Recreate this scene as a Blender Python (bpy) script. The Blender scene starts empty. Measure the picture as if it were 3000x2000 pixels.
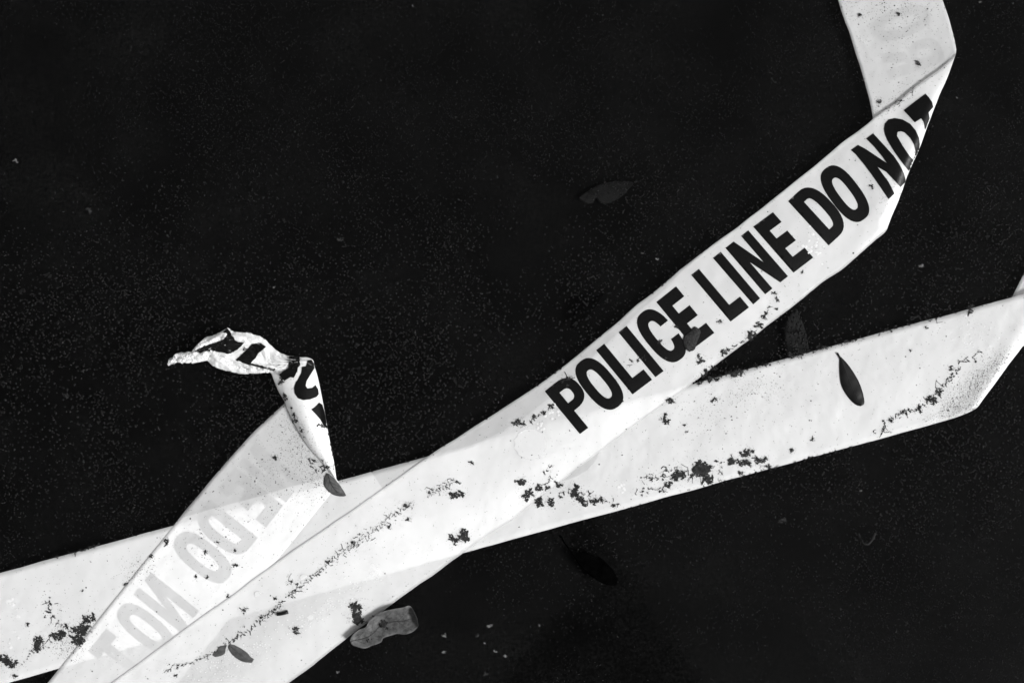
import bpy, bmesh, math, random
import numpy as np
from mathutils import Vector, Matrix, noise
from mathutils.bvhtree import BVHTree
from mathutils.geometry import delaunay_2d_cdt

# ------------------------------------------------------------------ camera, sky, sun, exposure
S = bpy.context.scene
COL = S.collection
R = math.radians
MM = 0.001
FW, FH = 3000.0, 2000.0            # pixel grid used to lay the tapes out on the water
CAM_H, TILT = 1.30, R(4.0)
CAM_LOC = Vector((0.0, -CAM_H * math.tan(TILT), CAM_H))
LENS = 36.0 * (CAM_H / math.cos(TILT)) / 0.75

cd = bpy.data.cameras.new('camera')
cam = bpy.data.objects.new('camera', cd)
COL.objects.link(cam)
cam.location = CAM_LOC
cam.rotation_euler = (TILT, 0, 0)
cd.sensor_width = 36.0
cd.lens = LENS
cd.clip_start = 0.01
cd.clip_end = 200.0
cd.dof.use_dof = True
cd.dof.focus_distance = CAM_H / math.cos(TILT)
cd.dof.aperture_fstop = 2.2
S.camera = cam

SUN_EL, SUN_AZ = R(44), R(112)      # azimuth clockwise from +Y (image up)
w = bpy.data.worlds.new('World')
S.world = w
w.use_nodes = True
nt = w.node_tree
bg = nt.nodes['Background']
sky = nt.nodes.new('ShaderNodeTexSky')
sky.sky_type = 'NISHITA'
sky.sun_disc = False
sky.sun_elevation = SUN_EL
sky.sun_rotation = SUN_AZ
sky.dust_density = 1.5
bw = nt.nodes.new('ShaderNodeRGBToBW')      # the photograph is black and white
nt.links.new(sky.outputs[0], bw.inputs[0])
nt.links.new(bw.outputs[0], bg.inputs[0])
bg.inputs[1].default_value = 0.11

sl = bpy.data.lights.new('sun', 'SUN')
sl.energy = 2.4
sl.angle = R(14)
sun = bpy.data.objects.new('sun', sl)
COL.objects.link(sun)
sd = Vector((math.sin(SUN_AZ) * math.cos(SUN_EL), math.cos(SUN_AZ) * math.cos(SUN_EL), math.sin(SUN_EL)))
sun.rotation_euler = (-sd).to_track_quat('-Z', 'Y').to_euler()
sun.location = sd * 5

vs = S.view_settings
vs.view_transform = 'Standard'
vs.look = 'None'
vs.gamma = 1.0
vs.use_curve_mapping = False
vs.exposure = 1.08
S.cycles.max_bounces = 9
S.cycles.transparent_max_bounces = 24
S.cycles.transmission_bounces = 10
S.cycles.caustics_reflective = False
S.cycles.caustics_refractive = False
S.cycles.use_denoising = True

# ------------------------------------------------------------------ helpers
rnd = random.Random(7)
CR = cam.rotation_euler.to_matrix()


def ray(x, y):
    """direction of the view ray through photo pixel (x, y)"""
    d = Vector(((x - FW / 2) / FW * 36.0, -(y - FH / 2) / FW * 36.0, -LENS))
    return (CR @ d).normalized()


def P(x, y, z=0.0):
    """point at height z (mm) above the water that lies at photo pixel (x, y)"""
    d = ray(x, y)
    t = (z * MM - CAM_LOC.z) / d.z
    return CAM_LOC + d * t


def tag(o, label=None, cat=None, group=None, kind=None):
    if label: o['label'] = label
    if cat: o['category'] = cat
    if group: o['group'] = group
    if kind: o['kind'] = kind
    return o


def empty(name, loc=(0, 0, 0)):
    o = bpy.data.objects.new(name, None)
    o.location = loc
    o.empty_display_size = 0.01
    COL.objects.link(o)
    return o


def mesh(name, verts, faces, mat, parent=None, smooth=True, flat_from=None):
    me = bpy.data.meshes.new(name)
    me.from_pydata([tuple(v) for v in verts], [], faces)
    me.update()
    if smooth:
        k = len(me.polygons) if flat_from is None else flat_from
        me.polygons.foreach_set('use_smooth', [i < k for i in range(len(me.polygons))])
    me.materials.append(mat)
    o = bpy.data.objects.new(name, me)
    COL.objects.link(o)
    if parent:
        o.parent = parent
        o.matrix_parent_inverse = Matrix.Translation(-Vector(parent.location))
    return o


def grey(v):
    return (v, v, v, 1.0)


class Mat:
    """small node-tree builder"""
    def __init__(self, name):
        self.m = bpy.data.materials.new(name)
        self.m.use_nodes = True
        self.t = self.m.node_tree
        self.t.nodes.clear()
        self.out = self.n('ShaderNodeOutputMaterial')

    def n(self, typ, **kw):
        nd = self.t.nodes.new(typ)
        for k, v in kw.items():
            if k.startswith('_'):
                setattr(nd, k[1:], v)
            else:
                nd.inputs[k.replace('__', ' ')].default_value = v
        return nd

    def l(self, a, b):
        self.t.links.new(a, b)

    def co(self):
        return self.n('ShaderNodeTexCoord').outputs['Object']

    def noise(self, scale, detail=4.0, rough=0.55, co=None):
        nd = self.n('ShaderNodeTexNoise', Scale=scale, Detail=detail, Roughness=rough)
        self.l(co or self.co(), nd.inputs['Vector'])
        return nd.outputs['Fac']

    def ramp(self, src, stops):
        r = self.n('ShaderNodeValToRGB')
        el = r.color_ramp.elements
        while len(el) < len(stops):
            el.new(0.5)
        for e, (p, v) in zip(el, stops):
            e.position = p
            e.color = grey(v)
        self.l(src, r.inputs[0])
        return r.outputs[0]

    def bump(self, src, strength, dist):
        b = self.n('ShaderNodeBump', Strength=strength, Distance=dist)
        self.l(src, b.inputs['Height'])
        return b.outputs[0]

    def fresnel(self, ior, nrm=None):
        """same reflectance from above and from below the sheet"""
        f = self.n('ShaderNodeFresnel')
        g = self.n('ShaderNodeNewGeometry')
        ma = self.n('ShaderNodeMath', _operation='MULTIPLY_ADD')
        self.l(g.outputs['Backfacing'], ma.inputs[0])
        ma.inputs[1].default_value = 1 / ior - ior
        ma.inputs[2].default_value = ior
        self.l(ma.outputs[0], f.inputs['IOR'])
        if nrm: self.l(nrm, f.inputs['Normal'])
        return f

    def done(self, sh):
        self.l(sh, self.out.inputs['Surface'])
        return self.m


# ------------------------------------------------------------------ materials
def m_film(name, refl, trl_, tra_):
    """one face of thin white polythene: scatters some light back, lets the rest through"""
    M = Mat(name)
    a = M.ramp(M.noise(30, 6, .6), [(0.3, 0.91), (0.7, 0.97)])
    n1 = M.bump(M.noise(24, 3), 0.40, 0.008)
    nn = M.n('ShaderNodeBump', Strength=0.3, Distance=0.0008); M.l(M.noise(140, 4, .6), nn.inputs['Height']); M.l(n1, nn.inputs['Normal'])
    nb = nn.outputs[0]
    dif = M.n('ShaderNodeBsdfDiffuse'); M.l(a, dif.inputs[0]); M.l(nb, dif.inputs['Normal'])
    trl = M.n('ShaderNodeBsdfTranslucent'); M.l(a, trl.inputs[0])
    tra = M.n('ShaderNodeBsdfTransparent'); tra.inputs[0].default_value = grey(0.985)
    m1 = M.n('ShaderNodeMixShader', Fac=trl_ / (refl + trl_)); M.l(dif.outputs[0], m1.inputs[1]); M.l(trl.outputs[0], m1.inputs[2])
    m2 = M.n('ShaderNodeMixShader', Fac=tra_); M.l(m1.outputs[0], m2.inputs[1]); M.l(tra.outputs[0], m2.inputs[2])
    gl = M.n('ShaderNodeBsdfGlossy', Roughness=0.3); gl.inputs[0].default_value = grey(1); M.l(nb, gl.inputs['Normal'])
    fr = M.fresnel(1.25)
    m3 = M.n('ShaderNodeMixShader'); M.l(fr.outputs[0], m3.inputs[0]); M.l(m2.outputs[0], m3.inputs[1]); M.l(gl.outputs[0], m3.inputs[2])
    return M.done(m3.outputs[0])


def m_ink():
    M = Mat('black_ink')
    b = M.n('ShaderNodeBsdfPrincipled', Roughness=0.33)
    M.l(M.ramp(M.noise(900, 3, 0.7), [(0.35, 0.0015), (0.7, 0.0045)]), b.inputs['Base Color'])
    b.inputs['Specular IOR Level'].default_value = 0.14
    M.l(M.bump(M.noise(700, 4, 0.65), 0.35, 0.0004), b.inputs['Normal'])
    return M.done(b.outputs[0])


def m_water():
    M = Mat('dark_water')
    co = M.co()
    n1 = M.noise(420, 3, 0.6, co)
    b2 = M.n('ShaderNodeBump', Strength=0.04, Distance=0.0006); M.l(n1, b2.inputs['Height'])
    gl = M.n('ShaderNodeBsdfGlossy', Roughness=0.03); gl.inputs[0].default_value = grey(1); M.l(b2.outputs[0], gl.inputs['Normal'])
    tr = M.n('ShaderNodeBsdfTransparent'); tr.inputs[0].default_value = grey(0.90)
    fr = M.fresnel(1.165, b2.outputs[0])
    mx = M.n('ShaderNodeMixShader'); M.l(fr.outputs[0], mx.inputs[0]); M.l(tr.outputs[0], mx.inputs[1]); M.l(gl.outputs[0], mx.inputs[2])
    return M.done(mx.outputs[0])


def m_bed():
    M = Mat('black_mud')
    b = M.n('ShaderNodeBsdfPrincipled', Roughness=0.9)
    b.inputs['Specular IOR Level'].default_value = 0.05
    fine = M.ramp(M.noise(520, 4, 0.7), [(0.42, 0.04), (0.72, 1.0)])
    patchy = M.ramp(M.noise(15, 7, 0.62), [(0.34, 0.0002), (0.70, 0.0085)])
    mx = M.n('ShaderNodeMix', _data_type='RGBA', _blend_type='MULTIPLY')
    mx.inputs['Factor'].default_value = 1.0
    M.l(fine, mx.inputs[6]); M.l(patchy, mx.inputs[7])
    M.l(mx.outputs[2], b.inputs['Base Color'])
    return M.done(b.outputs[0])


def m_bubble():
    M = Mat('bubble_skin')
    b = M.n('ShaderNodeBsdfPrincipled', Roughness=0.10, IOR=1.4)
    b.inputs['Base Color'].default_value = grey(0.0012)
    b.inputs['Specular IOR Level'].default_value = 0.17
    return M.done(b.outputs[0])


def m_simple(name, lo, hi, scale, rough=0.7, spec=0.3, bump=0.3, bdist=0.0003):
    M = Mat(name)
    b = M.n('ShaderNodeBsdfPrincipled', Roughness=rough)
    n1 = M.noise(scale, 6, 0.65)
    M.l(M.ramp(n1, [(0.3, lo), (0.7, hi)]), b.inputs['Base Color'])
    b.inputs['Specular IOR Level'].default_value = spec
    M.l(M.bump(n1, bump, bdist), b.inputs['Normal'])
    return M.done(b.outputs[0])


FILM = m_film('white_film_plain_side', .42, .20, .38)
FILM2 = m_film('white_film_print_side', .155, .16, .685)
INK = m_ink()
WATER = m_water()
BED = m_bed()
BUB = m_bubble()
WHITEBUB = m_simple('white_froth', 0.47, 0.50, 300, 0.4, 0.2, 0.05)
SCUM = m_simple('dark_scum', 0.002, 0.032, 420, 0.7, 0.12, 0.4)
SCUMG = m_simple('grey_scum', 0.02, 0.07, 900, 0.7, 0.3, 0.4)
LEAF_DARK = m_simple('dark_leaf', 0.0012, 0.006, 160, 0.4, 0.2, 0.35)
LEAF_GREY = m_simple('grey_leaf', 0.02, 0.08, 220, 0.6, 0.3, 0.5)
LEAF_PALE = m_simple('pale_leaf', 0.02, 0.095, 260, 0.6, 0.2, 0.6)
LEAF_SUNK = m_simple('sunken_leaf', 0.005, 0.015, 200, 0.8, 0.1, 0.5)
LEAF_DIM = m_simple('dim_leaf', 0.002, 0.0075, 120, 0.8, 0.1, 0.4)
LEAF_BLACK = m_simple('black_leaf', 0.0002, 0.0014, 120, 0.8, 0.0, 0.4)
RIB_DARK = m_simple('dark_vein', 0.012, 0.02, 300, 0.6, 0.2, 0.2)
RIB_BLACK = m_simple('black_vein', 0.004, 0.007, 300, 0.5, 0.3, 0.2)
FLECK = m_simple('pale_fleck', 0.02, 0.20, 1500, 0.7, 0.2, 0.5)
FLECK_DIM = m_simple('dull_fleck', 0.006, 0.03, 700, 0.8, 0.2, 0.5)

# ------------------------------------------------------------------ setting: mud bed, water
def sheet(name, z, mat, half=12.0):
    o = mesh(name, [(-half, -half, z), (half, -half, z), (half, half, z), (-half, half, z)], [(0, 1, 2, 3)], mat, smooth=False)
    o['kind'] = 'structure'
    return o


sheet('ground', -0.009, BED)
sheet('water', 0.0, WATER)


# ------------------------------------------------------------------ ribbons of tape
def cr(p0, p1, p2, p3, t):
    return 0.5 * ((2 * p1) + (-p0 + p2) * t + (2 * p0 - 5 * p1 + 4 * p2 - p3) * t * t + (-p0 + 3 * p1 - 3 * p2 + p3) * t ** 3)


def spline(pts, sub):
    pts = [np.array(p, float) for p in pts]
    q = [2 * pts[0] - pts[1]] + pts + [2 * pts[-1] - pts[-2]]
    out = []
    for i in range(len(pts) - 1):
        for k in range(sub):
            out.append(cr(q[i], q[i + 1], q[i + 2], q[i + 3], k / sub))
    out.append(pts[-1])
    return out


def grid_from_rows(rows, sub_u, sub_v):
    """rows: list of rows of (x, y, z) control points -> dense world grid"""
    dense_v = [spline(r, sub_v) for r in rows]
    nv = len(dense_v[0])
    cols = [spline([dense_v[i][j] for i in range(len(rows))], sub_u) for j in range(nv)]
    return [[cols[j][i] for j in range(nv)] for i in range(len(cols[0]))]


def slab(grid, thick):
    """closed thin solid from a grid of world points"""
    nu, nv = len(grid), len(grid[0])
    A = np.array([[tuple(p) for p in r] for r in grid])
    du = np.gradient(A, axis=0)
    dv = np.gradient(A, axis=1)
    n = np.cross(du, dv)
    n /= np.maximum(np.linalg.norm(n, axis=2, keepdims=True), 1e-12)
    top = A + n * thick * 0.5
    bot = A - n * thick * 0.5
    verts = top.reshape(-1, 3).tolist() + bot.reshape(-1, 3).tolist()
    N = nu * nv
    f = []
    for i in range(nu - 1):
        for j in range(nv - 1):
            a, b, c, d = i * nv + j, i * nv + j + 1, (i + 1) * nv + j + 1, (i + 1) * nv + j
            f.append((a, d, c, b))
            f.append((N + a, N + b, N + c, N + d))
    ring = [(0, j) for j in range(nv)] + [(i, nv - 1) for i in range(1, nu)] + \
           [(nu - 1, j) for j in range(nv - 2, -1, -1)] + [(i, 0) for i in range(nu - 2, 0, -1)]
    for k in range(len(ring)):
        a = ring[k][0] * nv + ring[k][1]
        b = ring[(k + 1) % len(ring)][0] * nv + ring[(k + 1) % len(ring)][1]
        f.append((a, b, N + b, N + a))
    return verts, f


TH = 0.07 * MM


def two_sided(o, W):
    """plain side and printed side of the film; the plain side is up at the start of every strip"""
    o.data.materials.append(FILM2)
    n = 2 * (len(W) - 1) * (len(W[0]) - 1)
    d = (W[1][0] - W[0][0]).cross(W[0][1] - W[0][0])
    top_plain = d.z > 0
    o.data.polygons.foreach_set('material_index', [(int((i % 2 == 0) != top_plain) if i < n else 0) for i in range(len(o.data.polygons))])


ALLV, ALLF = [], []


def add_all(v, f):
    o = len(ALLV)
    ALLV.extend(v)
    ALLF.extend([tuple(i + o for i in q) for q in f])


def ribbon(name, rows, parent, sub_u=8, sub_v=6, wave=1.6, seed=0, zfun=None):
    g = grid_from_rows(rows, sub_u, sub_v)
    W = []
    for i, r in enumerate(g):
        row = []
        for j, p in enumerate(r):
            dz = 0.06 * noise.noise(Vector((p[0] * 0.006, p[1] * 0.006, seed)))
            ex = wave * noise.noise(Vector((p[0] * .011, p[1] * .011, seed + 20))) + .7 * noise.noise(Vector((p[0] * .05, p[1] * .05, seed + 30)))
            ey = wave * noise.noise(Vector((p[0] * .011, p[1] * .011, seed + 40))) + .7 * noise.noise(Vector((p[0] * .05, p[1] * .05, seed + 50)))
            z = zfun(p[0], p[1]) if zfun else p[2]
            row.append(P(p[0] + ex, p[1] + ey, z + dz))
        W.append(row)
    v, f = slab(W, TH)
    o = mesh(name, v, f, FILM, parent, flat_from=2 * (len(W) - 1) * (len(W[0]) - 1))
    two_sided(o, W)
    add_all(v, f)
    return o, BVHTree.FromPolygons(v, f)


def lerp_row(L, Rr, zs):
    """row of len(zs) points between two edges"""
    n = len(zs) - 1
    return [(L[0] + (Rr[0] - L[0]) * k / n, L[1] + (Rr[1] - L[1]) * k / n, zs[k]) for k in range(n + 1)]


def rows_of(spec):
    return [lerp_row(L, Rr, zs) for L, Rr, zs in spec]


# long tape across the bottom (lower edge first, upper edge second)
tapeB = empty('barrier_tape', P(1350, 1470))
tag(tapeB, 'long unlettered white tape crossing left to right beneath the other tapes, dirty lower edge', 'tape', 'strips of police tape lying in the puddle')
B_rows = rows_of([
    ((-900, 2262), (-979, 1943), (.08, .08, .08, .08)),
    ((-300, 2092), (-379, 1780), (.08, .08, .08, .08)),
    ((36, 1996), (-43, 1689), (.08, .15, .15, .08)),
    ((500, 1863), (420, 1562), (.08, .1, .1, .08)),
    ((900, 1748), (821, 1454), (.08, .08, .08, .08)),
    ((1150, 1677), (1071, 1386), (.08, .08, .06, .05)),
    ((1352, 1620), (1273, 1331), (.08, .05, -.4, -1.0)),
    ((1600, 1552), (1521, 1263), (.08, .05, -.4, -1.1)),
    ((1850, 1484), (1771, 1195), (.08, .08, .05, .0)),
    ((2100, 1415), (2021, 1127), (.08, .8, .6, .08)),
    ((2400, 1333), (2341, 1040), (.08, 1.8, 1.6, .1)),
    ((2600, 1279), (2600, 969), (.4, 2.0, 1.8, .3)),
    ((2720, 1245), (2840, 905), (1.0, 2.2, 2.0, .5)),
    ((2800, 1222), (2985, 865), (2.5, 2.6, 2.4, 1.5)),
    ((2846, 1203), (3070, 842), (3.5, 4.5, 5., 4.5)),
    ((2868, 1186), (3125, 840), (2.0, 2.8, 3.2, 3.2)),
    ((2866, 1165), (3130, 830), (-1., -.6, -.4, -.2)),
    ((2868, 1120), (3140, 880), (-3, -3, -2.5, -2.5)),
    ((2905, 990), (3190, 1000), (-4, -4, -4, -4)),
    ((2972, 856), (3262, 920), (-3, -3, -3, -3)),
    ((3120, 560), (3405, 645), (-2, -2, -2, -2)),
    ((3260, 280), (3545, 370), (-1, -1, -1, -1)),
])
filmB, bvhB = ribbon('film', B_rows, tapeB, seed=1.0)

# tape with the twisted end (left edge first, right edge second)
tapeA = empty('barrier_tape', P(600, 1650))
tag(tapeA, 'white tape lying print side down with a twisted crumpled upper end', 'tape', 'strips of police tape lying in the puddle')
A_rows = rows_of([
    ((-400, 2673), (-167, 2860), (.8, .8, .8, .8)),
    ((-100, 2298), (133, 2485), (.8, .8, .8, .8)),
    ((200, 1923), (433, 2110), (.8, .85, .85, .8)),
    ((506, 1541), (739, 1728), (.7, .85, .9, .8)),
    ((640, 1380), (868, 1570), (.4, .55, .7, .8)),
    ((740, 1268), (945, 1474), (.3, .4, .5, .6)),
    ((805, 1207), (980, 1432), (.3, .3, .3, .4)),
    ((838, 1178), (992, 1412), (.3, .2, .2, .3)),
])
A_rows = [[(x, y, .34) for x, y, z in r] for r in A_rows]
filmA, bvhA = ribbon('film', A_rows, tapeA, sub_u=14, sub_v=8, seed=2.0,
                     zfun=lambda x, y: .40 * math.tanh((y - 1677 + .272 * x + 14) * .030))   # its top end lies just under the surface

# its twisted end: a rolled cone, then a crumpled strip pulled out to the left
def bulge(n, h, e0=0.0, e1=0.0):
    return [e0 + (e1 - e0) * k / n + h * math.sin(math.pi * k / n) ** 0.75 for k in range(n + 1)]


NC = 8
cone = [
    ((975, 1392), (986, 1405), bulge(NC, 1.0, .2, .2)),
    ((937, 1347), (979, 1356), bulge(NC, 4.0, .4, -.3)),
    ((899, 1302), (970, 1310), bulge(NC, 7.0, .8, -1)),
    ((868, 1250), (961, 1262), bulge(NC, 9.0, 1.2, -1)),
    ((847, 1208), (953, 1215), bulge(NC, 9.5, 1.5, 0)),
    ((831, 1172), (947, 1180), bulge(NC, 9.0, 2, 1)),
    ((815, 1145), (940, 1145), bulge(NC, 8.0, 2, 2)),
    ((803, 1116), (932, 1108), bulge(NC, 6.5, 2, 2)),
    ((797, 1099), (922, 1075), bulge(NC, 5.0, 2, 2)),
    ((793, 1092), (912, 1050), bulge(NC, 4.0, 2, 2)),
    ((782, 1090), (868, 1044), bulge(NC, 4.0, 1.5, 2)),
    ((745, 1092), (827, 1036), bulge(NC, 4.5, 1, 2)),
    ((709, 1093), (798, 1015), bulge(NC, 5.0, 1, 3)),
    ((668, 1085), (770, 991), bulge(NC, 5.0, 1, 4)),
    ((631, 1074), (729, 976), bulge(NC, 5.0, 1, 5)),
    ((613, 1060), (684, 972), bulge(NC, 4.5, 1, 5)),
    ((606, 1055), (665, 962), bulge(NC, 4.0, 1, 4)),
    ((582, 1060), (635, 979), bulge(NC, 4.0, 1, 3)),
    ((562, 1062), (602, 990), bulge(NC, 3.5, 1, 2)),
    ((541, 1062), (576, 1011), bulge(NC, 3.0, .5, 1)),
    ((524, 1061), (568, 1028), bulge(NC, 2.5, .5, 1)),
    ((516, 1061), (549, 1030), bulge(NC, 2.0, .5, 1)),
    ((497, 1070), (517, 1036), bulge(NC, 2.0, .5, 1)),
    ((492, 1070), (493, 1056), bulge(NC, 1.5, .5, .5)),
]


def ridge(x, y, z):
    return 1 - 2 * abs(noise.noise(Vector((x, y, z))))


def twisted_end():
    g = grid_from_rows(rows_of(cone), 12, 5)
    nu, nv = len(g), len(g[0])
    W = []
    for i, r in enumerate(g):
        row = []
        for j, p in enumerate(r):
            u, v = i / (nu - 1), j / (nv - 1)
            k = min(1.0, max(0.0, (u - 0.34) / 0.06))        # crumpled part only
            core = min(1.0, 6 * v, 6 * (1 - v))
            # sharp creases that run along the strip, tighter at the neck and towards the tip
            f = 5.5 + 5 * math.exp(-((u - .43) / .07) ** 2)
            z = k * core * (2.2 * ridge(u * 8, v * f, 3.3) + 1.5 * ridge(u * 15, v * f * 2.2, 8.1) + .5 * ridge(u * 34, v * f * 3.5, 4.1))
            if u > 0.74:
                z += (u - 0.74) * 12 * ridge(u * 20, v * 5, 1.0)
            tip = 1 + 2.2 * max(0, (u - .7) / .3)
            ex = k * tip * 1.8 * noise.noise(Vector((u * 60, v * 3, 5.0)))
            ey = k * tip * 1.8 * noise.noise(Vector((u * 60, v * 3, 9.0)))
            h = p[2] * (1 - .5 * k)
            row.append(P(p[0] + ex, p[1] + ey, max(0.25, h + z + 0.3)))
        W.append(row)
    v, f = slab(W, TH)
    o = mesh('twisted_end', v, f, FILM, tapeA, flat_from=2 * (len(W) - 1) * (len(W[0]) - 1))
    o['label'] = 'twisted and crumpled end with broken black letters'
    add_all(v, f)
    return o, BVHTree.FromPolygons(v, f)


twist, bvhT = twisted_end()
# lettered tape: comes down from the top right, turns over and runs to the lower left
tapeC = empty('barrier_tape', P(1900, 1050))
tag(tapeC, 'white tape reading POLICE LINE DO NOT in black, folded over at the upper right', 'tape', 'strips of police tape lying in the puddle')
C_rows = rows_of([
    ((2215, -700), (2500, -800), (-.2, -.2, -.2, -.2)),
    ((2375, -240), (2655, -335), (-.3, -.3, -.3, -.2)),
    ((2455, 0), (2738, -80), (-.5, -.5, -.5, -.5)),
    ((2513, 170), (2792, 92), (-.7, -.7, -.6, -.4)),
    ((2548, 300), (2803, 140), (-1.2, -1.2, -.8, -.1)),
    ((2572, 430), (2803, 150), (-1.6, -1.6, -1.0, .5)),
    ((2590, 570), (2802, 156), (-1.6, -1.2, -.3, .8)),
    ((2598, 650), (2801, 160), (-.8, .2, 1.2, 1.3)),
    ((2600, 666), (2799, 164), (.4, 2.6, 3.4, 1.8)),
    ((2590, 684), (2793, 171), (1.2, 4.8, 5.2, 1.9)),
    ((2560, 707), (2765, 193), (1.4, 6.5, 7.0, 1.8)),
    ((2520, 742), (2700, 242), (1.0, 5.5, 6.5, 1.5)),
    ((2470, 785), (2612, 312), (.5, 3.6, 4.4, 1.2)),
    ((2400, 835), (2517, 381), (.25, 2.6, 3.2, .9)),
    ((2320, 897), (2400, 474), (.3, 2.4, 2.6, .8)),
    ((2210, 983), (2220, 619), (.3, 2.2, 2.0, .4)),
    ((2031, 1119), (1990, 792), (.3, 2.0, 1.4, -.15)),
    ((1781, 1304), (1640, 1081), (.3, 1.8, .6, -.65)),
    ((1558, 1476), (1393, 1246), (.3, 2.0, .6, -.8)),
    ((1357, 1620), (1195, 1378), (.3, 2.2, 1.8, .15)),
    ((1179, 1746), (1010, 1508), (.2, 3.0, 2.6, .5)),
    ((1000, 1880), (803, 1650), (.1, 3.8, 3.2, .7)),
    ((844, 2000), (640, 1770), (.1, 4.0, 3.2, .7)),
    ((600, 2190), (400, 1944), (.2, 3.6, 3.0, .75)),
    ((200, 2490), (0, 2240), (.4, 2., 2., .8)),
    ((-200, 2790), (-400, 2540), (.4, .8, .9, .8)),
])
filmC, bvhC = ribbon('film', C_rows, tapeC, sub_u=14, sub_v=10, wave=4.5, seed=3.0)
BVH_ALL = BVHTree.FromPolygons(ALLV, ALLF)


# ------------------------------------------------------------------ lettering
def sup(cx, cy, rx, ry, n, a0=0.0, a1=2 * math.pi, k=40, ex=2.6):
    out = []
    for i in range(k):
        a = a0 + (a1 - a0) * i / (k if abs(a1 - a0) > 6.28 else k - 1)
        c, s = math.cos(a), math.sin(a)
        out.append((cx + rx * math.copysign(abs(c) ** (2 / ex), c), cy + ry * math.copysign(abs(s) ** (2 / ex), s)))
    return out


def half_bowl(x0, y0, x1, y1, ex=2.5, k=18):
    """D-shaped outline: straight on the left, curved on the right"""
    cy, ry = (y0 + y1) / 2, (y1 - y0) / 2
    xs = x0 + (x1 - x0) * 0.42
    arc = []
    for i in range(k):
        a = -math.pi / 2 + math.pi * i / (k - 1)
        c, s = max(0.0, math.cos(a)), math.sin(a)
        arc.append((xs + (x1 - xs) * c ** (2 / ex), cy + ry * math.copysign(abs(s) ** (2 / ex), s)))
    return [(x0, y0)] + arc + [(x0, y1)]


GLYPH = {
    'O': [sup(.5, .5, .5, .5, 0), sup(.5, .5, .185, .30, 0, k=30)],
    'I': [[(0, 0), (1, 0), (1, 1), (0, 1)]],
    'L': [[(0, 0), (.42, 0), (.42, .77), (1, .77), (1, 1), (0, 1)]],
    'E': [[(0, 0), (1, 0), (1, .215), (.40, .215), (.40, .385), (.94, .385), (.94, .60), (.40, .60), (.40, .785), (1, .785), (1, 1), (0, 1)]],
    'N': [[(0, 0), (.36, 0), (.68, .57), (.68, 0), (1, 0), (1, 1), (.66, 1), (.32, .43), (.32, 1), (0, 1)]],
    'T': [[(0, 0), (1, 0), (1, .215), (.675, .215), (.675, 1), (.325, 1), (.325, .215), (0, .215)]],
    'D': [half_bowl(0, 0, 1, 1), half_bowl(.36, .19, .66, .81)],
    'P': [[(0, 0)] + half_bowl(0, 0, 1, .60)[1:-1] + [(.34, .60), (.34, 1), (0, 1)], half_bowl(.34, .185, .68, .43)],
    'R': [[(0, 0)] + half_bowl(0, 0, 1, .58)[1:-1] + [(.72, .58), (1, 1), (.64, 1), (.40, .60), (.36, .60), (.36, 1), (0, 1)], half_bowl(.36, .18, .68, .42)],
}
_o = sup(.5, .5, .5, .5, 0, R(22), R(338), 40)
_i = sup(.5, .5, .185, .30, 0, R(338), R(22), 30)
GLYPH['C'] = [[(.99, .64)] + [p for p in _o if not (p[0] > .55 and .37 < p[1] < .64)] + [(.99, .37), (.66, .37)] +
              [p for p in _i if not (p[0] > .55 and .37 < p[1] < .64)] + [(.66, .64)]]


def resample(poly, step):
    out = []
    for i in range(len(poly)):
        a, b = Vector(poly[i]), Vector(poly[(i + 1) % len(poly)])
        n = max(1, int((b - a).length / step))
        for k in range(n):
            out.append(tuple(a.lerp(b, k / n)))
    return out


def inside(pt, polys):
    x, y = pt
    c = False
    for poly in polys:
        j = len(poly) - 1
        for i in range(len(poly)):
            xi, yi = poly[i]
            xj, yj = poly[j]
            if (yi > y) != (yj > y) and x < (xj - xi) * (y - yi) / (yj - yi) + xi:
                c = not c
            j = i
    return c


def patch(name, polys, bvh, off, parent, mat=INK, step=5.0, fill=9.0, rough=None):
    """flat print: an outline laid on the surface of a tape"""
    polys = [resample(p, step) for p in polys]
    pts, edges = [], []
    for p in polys:
        o = len(pts)
        pts += p
        edges += [(o + i, o + (i + 1) % len(p)) for i in range(len(p))]
    xs = [q[0] for q in pts]
    ys = [q[1] for q in pts]
    x = min(xs)
    while x < max(xs):
        y = min(ys)
        while y < max(ys):
            if inside((x, y), polys):
                pts.append((x + rnd.uniform(-1, 1), y + rnd.uniform(-1, 1)))
            y += fill
        x += fill
    v2, e2, f2, *_ = delaunay_2d_cdt([Vector(p) for p in pts], edges, [], 0, 1e-4)
    loc = []
    for q in v2:
        h, n, idx, dist = bvh.ray_cast(CAM_LOC, ray(q[0], q[1]))
        if h is None:
            loc.append(None)
        else:
            if n.dot(CAM_LOC - h) < 0:
                n = -n
            h = h + n * off
            if rough: h.z += rough(q[0], q[1]) * MM
            loc.append(h)
    keep, faces = {}, []
    for f in f2:
        c = sum((v2[i] for i in f), Vector((0, 0))) / len(f)
        if not inside(c, polys) or any(loc[i] is None for i in f):
            continue
        for i in f:
            keep.setdefault(i, len(keep))
        faces.append([keep[i] for i in f][::-1])
    verts = [None] * len(keep)
    for i, k in keep.items():
        verts[k] = loc[i]
    return mesh(name, verts, faces, mat, parent)


def quad_glyph(ch, TL, TR, BR, BL):
    out = []
    for poly in GLYPH[ch]:
        out.append([((1 - u) * (1 - v) * TL[0] + u * (1 - v) * TR[0] + u * v * BR[0] + (1 - u) * v * BL[0],
                     (1 - u) * (1 - v) * TL[1] + u * (1 - v) * TR[1] + u * v * BR[1] + (1 - u) * v * BL[1]) for u, v in poly])
    return out


UP = 0.14 * MM
ox, oy, k = 1596.0, 1145.9, 1 / 3.137


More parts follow.
